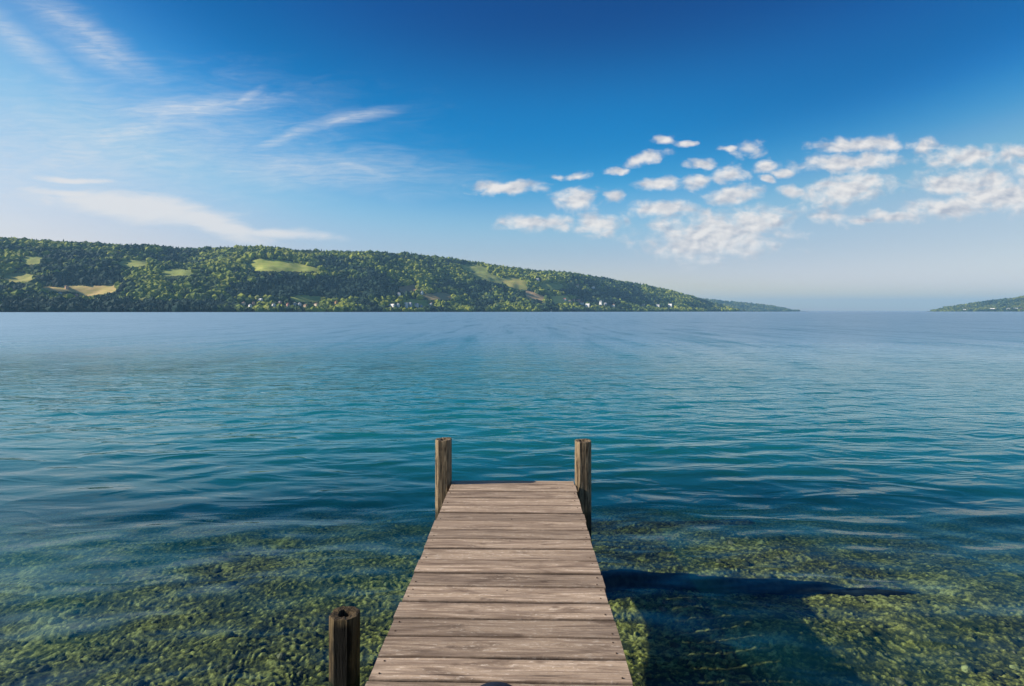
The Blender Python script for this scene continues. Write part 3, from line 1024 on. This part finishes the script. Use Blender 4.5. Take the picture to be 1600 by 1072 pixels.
# ---------------------------------------------------------------- houses
W_ = (.80, .79, .76); CR = (.70, .60, .44); PK = (.62, .36, .30); TN = (.46, .34, .22); GY = (.42, .44, .48); BL = (.34, .42, .55)
DKR = (.10, .10, .11); RDR = (.36, .13, .09); BRR = (.20, .13, .09); WHR = (.72, .71, .70); GRR = (.28, .29, .31)
HOUSES = [
    # px, py(base), width m, height m, wall, roof, label
    (380, 476, 9, 5, CR, BRR, 'cream house at the left end of the lakeside hamlet below the long meadow'),
    (391, 480, 10, 5, W_, GRR, 'low white house close to the water at the left end of the hamlet'),
    (396, 475.5, 8, 5, PK, BRR, 'pinkish house just uphill of the low white waterside house'),
    (406, 471, 16, 5, W_, WHR, 'wide white house with pale roof, highest in the left hamlet'),
    (427.5, 479, 11, 6, W_, DKR, 'white dark roofed house standing alone by the shore below the long meadow'),
    (437, 475, 8, 5, PK, GRR, 'small pink grey house right of the lone white shore house'),
    (450, 478, 9, 5, PK, RDR, 'pinkish red roofed house left of the green lawn strip'),
    (460.7, 477, 9, 5, GY, GRR, 'grey lilac house at the foot of the green lawn strip'),
    (468, 477.5, 8, 5, W_, GRR, 'small white house beside the grey lilac house'),
    (477.5, 480, 9, 5, TN, BRR, 'tan house among shore trees below the green lawn strip'),
    (494, 478, 9, 5, CR, BRR, 'cream house at the right end of the green lawn strip'),
    (525, 474, 10, 5, (.60, .34, .16), BRR, 'orange tan house hidden among trees right of the left hamlet'),
    (612, 480, 22, 6, W_, WHR, 'long low white building with pale roof at the left of the beach hamlet'),
    (621.5, 479, 10, 6, W_, GRR, 'white house between the long low building and the tall white gable'),
    (634, 480, 12, 9, W_, WHR, 'tall white gabled house behind the pale beach'),
    (640.5, 479, 9, 8, (.55, .52, .60), GRR, 'lilac grey house against the right side of the tall white gable'),
    (651, 479.5, 9, 7, W_, GRR, 'white house in front of the small lawn by the beach'),
    (658, 480.5, 9, 5, BL, DKR, 'bluish house at the right end of the beach hamlet'),
    (673, 477, 8, 6, W_, BRR, 'white house tucked into dark trees right of the beach lawn'),
    (623.5, 462, 7, 6, W_, GRR, 'lone small white house on the dark slope above the beach hamlet'),
    (659, 460, 7, 8, W_, DKR, 'narrow white house high above the beach beside the reddish field'),
    (882, 469.5, 11, 6, W_, RDR, 'white house at the top left of the red roofed hamlet'),
    (889, 472.5, 14, 6, CR, BRR, 'cream house below the topmost house of the red roofed hamlet'),
    (895.5, 470.5, 11, 6, PK, RDR, 'pink house in the upper middle of the red roofed hamlet'),
    (903.5, 472, 14, 8, PK, RDR, 'large pink red roofed house in the middle of the right hamlet'),
    (909.5, 476, 11, 8, W_, RDR, 'white house downhill of the large pink house'),
    (918, 480, 15, 10, W_, WHR, 'big bright white house at the lower right end of the red roofed hamlet'),
    (938.6, 477, 9, 12, W_, GRR, 'tall narrow white house among trees right of the bright white house'),
    (946, 477.5, 9, 8, GY, GRR, 'grey house right beside the tall narrow white house'),
    (958, 479.5, 12, 8, W_, BRR, 'low white brown roofed house near the shore under the falling ridge'),
    (902, 448.5, 10, 8, CR, BRR, 'lone cream house high on the wooded slope above the red roofed hamlet'),
    (926, 450.5, 14, 6, W_, GRR, 'lone pale house on the upper slope right of the cream one'),
    (840, 438.5, 12, 6, GY, GRR, 'grey farmhouse near the ridge beside the terraced meadows'),
    (1005, 478.5, 13, 9, CR, BRR, 'cream house near the shore where the ridge drops low'),
    (1028, 480, 14, 9, W_, GRR, 'white shore house left of the last white house before the point'),
    (1047, 480.5, 16, 12, W_, WHR, 'last bright white house on the shore before the wooded point'),
    (104, 451, 16, 5, (.56, .34, .24), BRR, 'long reddish barn in the tan field on the left slope'),
    (120, 463, 13, 4, PK, RDR, 'pinkish farmhouse below the tan field on the left slope'),
    (94, 460, 9, 4, GY, GRR, 'small grey shed left of the pinkish farmhouse'),
]
HOUSES_C = [
    (1507, 485.8, 14, 8, W_, GRR, 'first small white house on the tip of the right far shore'),
    (1516, 485.6, 14, 8, GY, GRR, 'grey house next to the tip of the right far shore'),
    (1550, 485.2, 24, 9, W_, WHR, 'wide bright white building on the right far shore'),
    (1566, 485.0, 14, 8, CR, BRR, 'cream house right of the wide bright building on the far shore'),
    (1576, 484.9, 15, 9, W_, GRR, 'white grey roofed house midway along the right far shore houses'),
    (1587, 484.8, 16, 9, CR, WHR, 'pale cream house with white roof near the picture edge on the far shore'),
    (1594.5, 484.7, 14, 8, W_, BRR, 'white brown roofed house at the right end of the far shore'),
]
_mats = {}


def cmat(kind, c):
    k = (kind, c)
    if k not in _mats:
        _mats[k] = plain(kind, c, .75, .06, .4)
    return _mats[k]


def house(hl, px, py, w, h, wall, roof, label, group):
    t = float(hl.find(px, py)[0])
    x, y, z, Z = [float(q) for q in hl.point(px, t)]
    yaw = random.uniform(-1.0, -.55)
    w *= 1.5; h *= 1.35
    root = empty('house', (x, y, z - .3), yaw)
    d = min(w, 9) * .85
    rh = h * .42
    hw, hd = w / 2, d / 2
    V = [(-hw, -hd, -2), (hw, -hd, -2), (hw, hd, -2), (-hw, hd, -2), (-hw, -hd, h), (hw, -hd, h), (hw, hd, h), (-hw, hd, h), (-hw, 0, h + rh), (hw, 0, h + rh)]
    F = [(0, 1, 5, 4), (2, 3, 7, 6), (1, 2, 6, 9, 5), (3, 0, 4, 8, 7), (4, 5, 9, 8), (6, 7, 8, 9), (3, 2, 1, 0)]
    mesh_from('wall', V, F, cmat('house_wall', wall), root)
    o, e = .5, .35
    V, F = [], []
    for s in (-1, 1):
        b0 = len(V)
        for zz in (.08, .40):
            V += [(-hw - e, s * (hd + o), h - rh * o / hd + zz), (hw + e, s * (hd + o), h - rh * o / hd + zz), (hw + e, 0, h + rh + zz), (-hw - e, 0, h + rh + zz)]
        F += [(b0 + a, b0 + b, b0 + c, b0 + d_) for a, b, c, d_ in ((0, 1, 2, 3), (4, 5, 6, 7), (0, 1, 5, 4), (1, 2, 6, 5), (3, 0, 4, 7))]
    rf = mesh_from('roof', V, F, cmat('house_roof', roof), root)
    if w > 8:
        beam('chimney', hw * .4, hw * .4 + .9, .3, 1.2, h + rh * .5, h + rh + 1.3, cmat('chimney_brick', (.25, .14, .1)), rf)
    # window openings as proud panes with a dark glass look
    V, F = [], []
    nwin = max(2, int(w / 3.2))
    for k in range(nwin):
        cx = -hw + (k + .5) * w / nwin
        for zz in ([1.4] if h < 7 else [1.4, 4.4]):
            b0 = len(V)
            V += [(cx - .55, -hd - .03, zz), (cx + .55, -hd - .03, zz), (cx + .55, -hd - .03, zz + 1.4), (cx - .55, -hd - .03, zz + 1.4)]
            F.append((b0, b0 + 1, b0 + 2, b0 + 3))
            if zz == 1.4 or True:
                f = [(0, 1, 2, 3)]
            mesh_from('window', V[b0:b0 + 4], f, cmat('window_glass', (.04, .05, .06)), root)
    tag(root, label, 'house', group)
    return (px, py, w * FPX / Z, Z, h * FPX / Z)


clear = []
for hs in HOUSES:
    clear.append(house(hill, *hs, 'houses along the far wooded shore'))
for hs in HOUSES_C:
    house(hill_c, *hs, 'houses on the right far shore')

# ---------------------------------------------------------------- forest (one mass)
def tree_shapes():
    v0, f0 = ico(1)
    out = []
    for k in range(9):
        q = v0.copy()
        s = RNG.normal(size=(9, 3)); s[:, 2] = np.abs(s[:, 2]) * .8; s /= np.linalg.norm(s, axis=1)[:, None]
        disp = RNG.uniform(-.16, .16, len(q))
        for j in range(9):
            disp += RNG.uniform(-.10, .38) * np.exp(6 * (q @ s[j] - 1))
        q = q * (1 + disp)[:, None]
        q[:, 2] = np.where(q[:, 2] < -.45, -.45 + .25 * (q[:, 2] + .45), q[:, 2])
        q[:, 2] += .5
        q = q * np.array([RNG.uniform(.85, 1.15), RNG.uniform(.85, 1.15), RNG.uniform(.85, 1.2)])
        out.append((q, f0))
    con = []
    for k in range(4):           # conifers: stacked ragged skirts
        V, F = [], []
        for tier in range(4):
            z0, z1 = tier * .42, tier * .42 + .85
            r = .62 * (1 - tier * .22)
            b0 = len(V)
            for j in range(9):
                rr = r * RNG.uniform(.65, 1.15)
                V.append((rr * math.cos(j * .698), rr * math.sin(j * .698), z0 + RNG.uniform(-.1, .1)))
            V.append((RNG.uniform(-.05, .05), RNG.uniform(-.05, .05), z1))
            F += [(b0 + j, b0 + (j + 1) % 9, b0 + 9) for j in range(9)]
        con.append((np.array(V), np.array(F)))
    return out, con


BROAD, CONIF = tree_shapes()


def foliage_material(name, use_attr=True):
    m, nt, b = material(name)
    n = nt.noise(nt.pos(), .35, 4, .65)
    if use_attr:
        c = nt.attr('tone', 'Color')
    else:
        oi = nt.new('ShaderNodeObjectInfo')
        rnd = oi.outputs['Random']
        c = nt.mix(nt.ramp(rnd, 0, 1), (.042, .070, .016), (.125, .145, .030))
        c = nt.mix(nt.ramp(nt.math('FRACT', nt.math('MULTIPLY', rnd, 7.3)), .55, 1.0, 0, .8), c, (.024, .048, .020))
    v = nt.ramp(n, .3, .7, .62, 1.4)
    sc = nt.new('ShaderNodeVectorMath', operation='SCALE'); nt.l.new(c, sc.inputs[0]); nt.l.new(v, sc.inputs['Scale'])
    nt.set(b.inputs['Base Color'], sc.outputs[0])
    b.inputs['Roughness'].default_value = .85
    b.inputs['Specular IOR Level'].default_value = .15
    return m


fmat = foliage_material('forest_foliage')
SHADE_ZONES = [[(355, 446), (420, 440), (520, 434), (600, 442), (636, 452), (640, 466), (560, 470), (430, 468), (360, 466)],  # hillside shade put into the tree colours: darker trees inside these outlines
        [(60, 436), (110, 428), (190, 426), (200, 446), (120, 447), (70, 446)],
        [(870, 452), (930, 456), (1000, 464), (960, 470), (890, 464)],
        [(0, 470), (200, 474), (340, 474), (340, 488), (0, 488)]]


def forest(name, hl, count, pxr, trange, size, label, tint=1.0):
    px = RNG.uniform(*pxr, count * 3)
    wgt = hl.depth(px, .5); wgt /= wgt.max()
    px = px[RNG.random(len(px)) < wgt][:count]
    t = RNG.uniform(*trange, len(px)) ** 1.12
    # edges of clumps follow noise so that gaps and hedges appear
    x, y, z, Z = hl.point(px, t)
    py = YH - FPX * (z - CAM_Z) / Z
    keep = np.ones(len(px), bool)
    sp = fbm(x / 160, y / 160, 4, 61)
    fine = fbm(x / 45, y / 45, 3, 62)
    sp = .62 * sp + .38 * fbm(x / 62, y / 62, 3, 63)
    hgt = (size * np.exp(RNG.normal(0, .28, len(px)))) * (.7 + .6 * fine)
    hgt = np.clip(hgt, .5 * size, 1.55 * size)
    if hl is hill:
        for (nm, poly, _, _) in FIELDS:
            keep &= ~in_poly(px, py, poly)
            # keep trees from standing in front of the fields
            keep &= ~in_poly(px, py - .8 * hgt * FPX / Z, poly)
        for (hx, hy, hwid, hZ, hh) in clear:
            top = py - hgt * FPX / Z
            keep &= ~((np.abs(px - hx) < hwid * .75 + 2.5) & (py > hy - 1.8) & (top < hy - .1 * hh) & (py < hy + 9))
    dark = np.zeros(len(px), bool)  # trees that carry the painted hillside shade
    for poly in SHADE_ZONES:
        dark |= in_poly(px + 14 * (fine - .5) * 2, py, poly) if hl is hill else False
    order = np.nonzero(keep)[0]
    vs, fs, cs = [], [], []
    base = 0
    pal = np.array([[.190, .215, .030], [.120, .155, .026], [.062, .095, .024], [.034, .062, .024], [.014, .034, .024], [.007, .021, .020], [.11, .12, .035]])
    for i in order:
        q = sp[i] + RNG.normal(0, .05)
        ridge = t[i] > .93
        conif = (dark[i] and RNG.random() < .55) or RNG.random() < (.20 if q < .45 else .05) or (ridge and RNG.random() < .25)
        if conif:
            v, f = CONIF[RNG.integers(len(CONIF))]
            hh = hgt[i] * RNG.uniform(1.0, 1.35)
            sx = hh * .48; sz = hh / 2.1
            col = pal[RNG.integers(4, 6)] if dark[i] else pal[RNG.integers(3, 6)]
        else:
            v, f = BROAD[RNG.integers(len(BROAD))]
            sx = hgt[i] * RNG.uniform(.46, .74); sz = hgt[i] * .58
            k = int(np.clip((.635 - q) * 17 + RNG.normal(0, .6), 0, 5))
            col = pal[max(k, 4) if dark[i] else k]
            if RNG.random() < .05 and not dark[i]: col = pal[6] * 1.3
        a = RNG.uniform(0, 6.28); c, s = math.cos(a), math.sin(a)
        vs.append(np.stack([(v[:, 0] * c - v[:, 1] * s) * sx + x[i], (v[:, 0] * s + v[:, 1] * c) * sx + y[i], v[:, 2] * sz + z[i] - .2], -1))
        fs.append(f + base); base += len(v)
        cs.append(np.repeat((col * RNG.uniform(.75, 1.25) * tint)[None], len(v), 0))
    o = mesh_np(name, np.concatenate(vs), np.concatenate(fs), fmat)
    attr_col(o, 'tone', np.concatenate(cs))
    tag(o, label, 'forest', kind='stuff')


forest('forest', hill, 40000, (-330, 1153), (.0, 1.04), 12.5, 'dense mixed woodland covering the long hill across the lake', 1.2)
forest('forest', hill_b, 3500, (1012, 1249), (0, 1.05), 14, 'dark distant woodland on the low point at the end of the hill', .6)
forest('forest', hill_c, 5500, (1456, 1880), (0, 1.05), 13, 'hazy woodland on the low hill at the right edge of the lake', .6)

# ---------------------------------------------------------------- individual shore trees
def tree_proto(kind, seed):
    rg = np.random.default_rng(seed)
    root = empty('shore_tree', (0, 0, 0))
    H = 1.0
    # trunk: tapered, with two limbs
    V, F = [], []

    def tube(p0, p1, r0, r1, n=6):
        b0 = len(V)
        d = (p1 - p0).normalized(); a = d.orthogonal().normalized(); b = d.cross(a)
        for p, r in ((p0, r0), (p1, r1)):
            for k in range(n):
                V.append(tuple(p + a * r * math.cos(6.283 * k / n) + b * r * math.sin(6.283 * k / n)))
        for k in range(n):
            F.append((b0 + k, b0 + (k + 1) % n, b0 + n + (k + 1) % n, b0 + n + k))
    tube(Vector((0, 0, -.06)), Vector((.01, 0, .45)), .030, .020)
    tube(Vector((.01, 0, .45)), Vector((0, .02, .80)), .020, .008)
    for k in range(4):
        a = rg.uniform(0, 6.28)
        tube(Vector((.0, 0, .26 + .1 * k)), Vector((.20 * math.cos(a), .20 * math.sin(a), .46 + .11 * k)), .014, .005)
    mesh_from('trunk', V, F, TRUNK, root)
    lobes = []
    if kind == 'round':
        for k in range(11):
            a = rg.uniform(0, 6.28); rr = rg.uniform(.05, .26); zz = rg.uniform(.34, .84)
            lobes.append((rr * math.cos(a), rr * math.sin(a), zz, rg.uniform(.12, .2)))
    elif kind == 'tall':
        for k in range(11):
            a = rg.uniform(0, 6.28); zz = rg.uniform(.22, .92); rr = rg.uniform(.02, .14) * (1.1 - zz)
            lobes.append((rr * math.cos(a), rr * math.sin(a), zz, .17 * (1.25 - .8 * zz)))
    else:
        for k in range(12):
            a = rg.uniform(0, 6.28); rr = rg.uniform(.1, .42); zz = rg.uniform(.22, .6) - .2 * rr
            lobes.append((rr * math.cos(a), rr * math.sin(a), zz + .1, rg.uniform(.11, .17)))
    V, F = [], []
    for (cx, cy, cz, r) in lobes:
        for k in range(64):
            d = rg.normal(size=3); d /= np.linalg.norm(d)
            p = np.array([cx, cy, cz]) + d * r * rg.uniform(.72, 1.1) * np.array([1, 1, .85])
            nrm = d + rg.normal(0, .45, 3); nrm /= np.linalg.norm(nrm)
            a = np.cross(nrm, rg.normal(size=3)); a /= np.linalg.norm(a); b = np.cross(nrm, a)
            s = rg.uniform(.030, .062)
            b0 = len(V)
            for (i, j) in ((-1, -.6), (.2, -1), (1, .3), (-.3, 1)):
                V.append(tuple(p + a * s * i + b * s * j + nrm * rg.uniform(-.01, .01)))
            F.append((b0, b0 + 1, b0 + 2, b0 + 3))
    mesh_from('crown', V, F, CROWN, root)
    return root


TRUNK = plain('tree_bark', (.10, .08, .06), .9, .3, 20)
CROWN = foliage_material('tree_crown_foliage', False)
protos = [('round', tree_proto('round', 1)), ('round', tree_proto('round', 2)), ('tall', tree_proto('tall', 3)),
          ('spreading', tree_proto('spreading', 4)), ('round', tree_proto('round', 5))]
used = set()


def copy_tree(src):
    c = src.copy(); COL.objects.link(c)
    for ch in src.children:
        d = ch.copy(); COL.objects.link(d); d.parent = c
    return c


SEGS = [(-400, 60, 'at the left edge of the far shore'), (60, 200, 'on the shore below the tan field'), (200, 355, 'on the dark shore left of the first hamlet'),
        (355, 500, 'among the houses of the left hamlet'), (500, 600, 'on the shore between the two left hamlets'), (600, 690, 'around the pale beach hamlet'),
        (690, 780, 'on the shore right of the pale beach'), (780, 870, 'on the shore below the terraced meadows'), (870, 960, 'by the red roofed hamlet'),
        (960, 1060, 'on the shore under the falling ridge'), (1060, 1300, 'on the wooded point where the hill ends')]
px = -60.0
n_tree = 0
spots = []
while px < 1165:
    for row in range(2):
        p = px + random.uniform(-2.5, 2.5)
        t = .014 + row * .035 + random.uniform(0, .016)
        spots.append((p, t))
    px += 9.2 * (1 - .30 * min(1, max(0, px / 1100)))
for (p, t) in spots:
    x, y, z, Z = [float(q) for q in hill.point(p, t)]
    kind, pr = protos[random.choice([0, 1, 1, 2, 3, 4, 0])]
    hgt = random.uniform(8.5, 16) * (1.15 if kind == 'tall' else 1) * (.8 if kind == 'spreading' else 1)
    py = YH - FPX * (z - CAM_Z) / Z
    top = py - hgt * FPX / Z
    bad = any(abs(p - hx) < hwid * .7 + hgt * .42 * FPX / Z and py > hy - 1.5 and top < hy - .25 * hh for (hx, hy, hwid, hZ, hh) in clear)
    if 622 < p < 690 and t < .05: bad = True
    if bad:
        continue
    if id(pr) in used:
        o = copy_tree(pr)
    else:
        used.add(id(pr)); o = pr
    o.location = (x, y, z - .2)
    o.rotation_euler = (0, 0, random.uniform(0, 6.28))
    w = random.uniform(.9, 1.25)
    o.scale = (hgt * w, hgt * w, hgt)
    seg = next(s for s in SEGS if s[0] <= p < s[1])
    desc = {'round': 'round crowned green tree', 'tall': 'tall narrow green tree', 'spreading': 'low spreading green tree'}[kind]
    tag(o, f'{desc} {seg[2]}', 'tree', f'{desc}s {seg[2]}')
    n_tree += 1
for k, pr in protos:
    if id(pr) not in used:
        for ch in list(pr.children): bpy.data.objects.remove(ch)
        bpy.data.objects.remove(pr)

# ---------------------------------------------------------------- small boat lying off the shore
def sailboat():
    px = 861
    Z = float(hill.depth(px, 0)) - 40
    x, y = [float(q) for q in ground(px, Z)]
    root = empty('sailboat', (x, y, 0), .5)
    V, F = [], []
    n = 9
    for i in range(n):
        s = i / (n - 1)
        hw = 1.3 * math.sin(math.pi * min(1, .18 + .82 * (1 - s))) ** .7 + .03
        xx = -4 + 8.5 * s
        for (yy, zz) in ((-hw, 1.0 + .35 * s), (-hw * .75, .1), (0, -.35), (hw * .75, .1), (hw, 1.0 + .35 * s)):
            V.append((xx, yy, zz))
    for i in range(n - 1):
        for k in range(4):
            F.append((i * 5 + k, (i + 1) * 5 + k, (i + 1) * 5 + k + 1, i * 5 + k + 1))
        F.append((i * 5 + 4, (i + 1) * 5 + 4, (i + 1) * 5, i * 5))
    F.append((0, 1, 2, 3, 4)); F.append(tuple(reversed(range((n - 1) * 5, n * 5))))
    wh = plain('boat_gelcoat', (.80, .80, .78), .4, .04)
    mesh_from('hull', V, F, wh, root)
    beam('cabin', -1.2, 1.6, -.75, .75, 1.05, 1.9, wh, root)
    beam('mast', .8, 1.05, -.12, .12, 1.2, 13, wh, root)
    beam('boom', -3.2, .8, -.16, .16, 2.6, 2.95, wh, root)
    tag(root, 'small white sailing boat with bare mast moored off the far shore', 'boat')


sailboat()

# ---------------------------------------------------------------- air
def haze():
    m = bpy.data.materials.new('haze_air')
    m.use_nodes = True
    nt = NT(m.node_tree)
    nt.n.remove(nt.n['Principled BSDF'])
    v = nt.new('ShaderNodeVolumePrincipled')
    v.inputs['Color'].default_value = (.32, .66, 1.0, 1)
    v.inputs['Density'].default_value = HAZE
    v.inputs['Anisotropy'].default_value = 0.0
    nt.l.new(v.outputs[0], nt.n['Material Output'].inputs['Volume'])
    o = beam('haze', -21000, 21000, -21000, 21000, -17, 420, m, None)
    tag(o, kind='stuff')


HAZE = 7.0e-5
if HAZE: haze()

# ---------------------------------------------------------------- render look
scene.render.engine = 'CYCLES'
scene.view_settings.view_transform = 'Standard'
scene.view_settings.look = 'None'
scene.view_settings.exposure = 0.95
scene.view_settings.gamma = 1.0
scene.cycles.use_denoising = True
scene.cycles.max_bounces = 6
scene.cycles.volume_bounces = 0
scene.cycles.transparent_max_bounces = 12
scene.cycles.sample_clamp_indirect = 6
print('trees', n_tree)
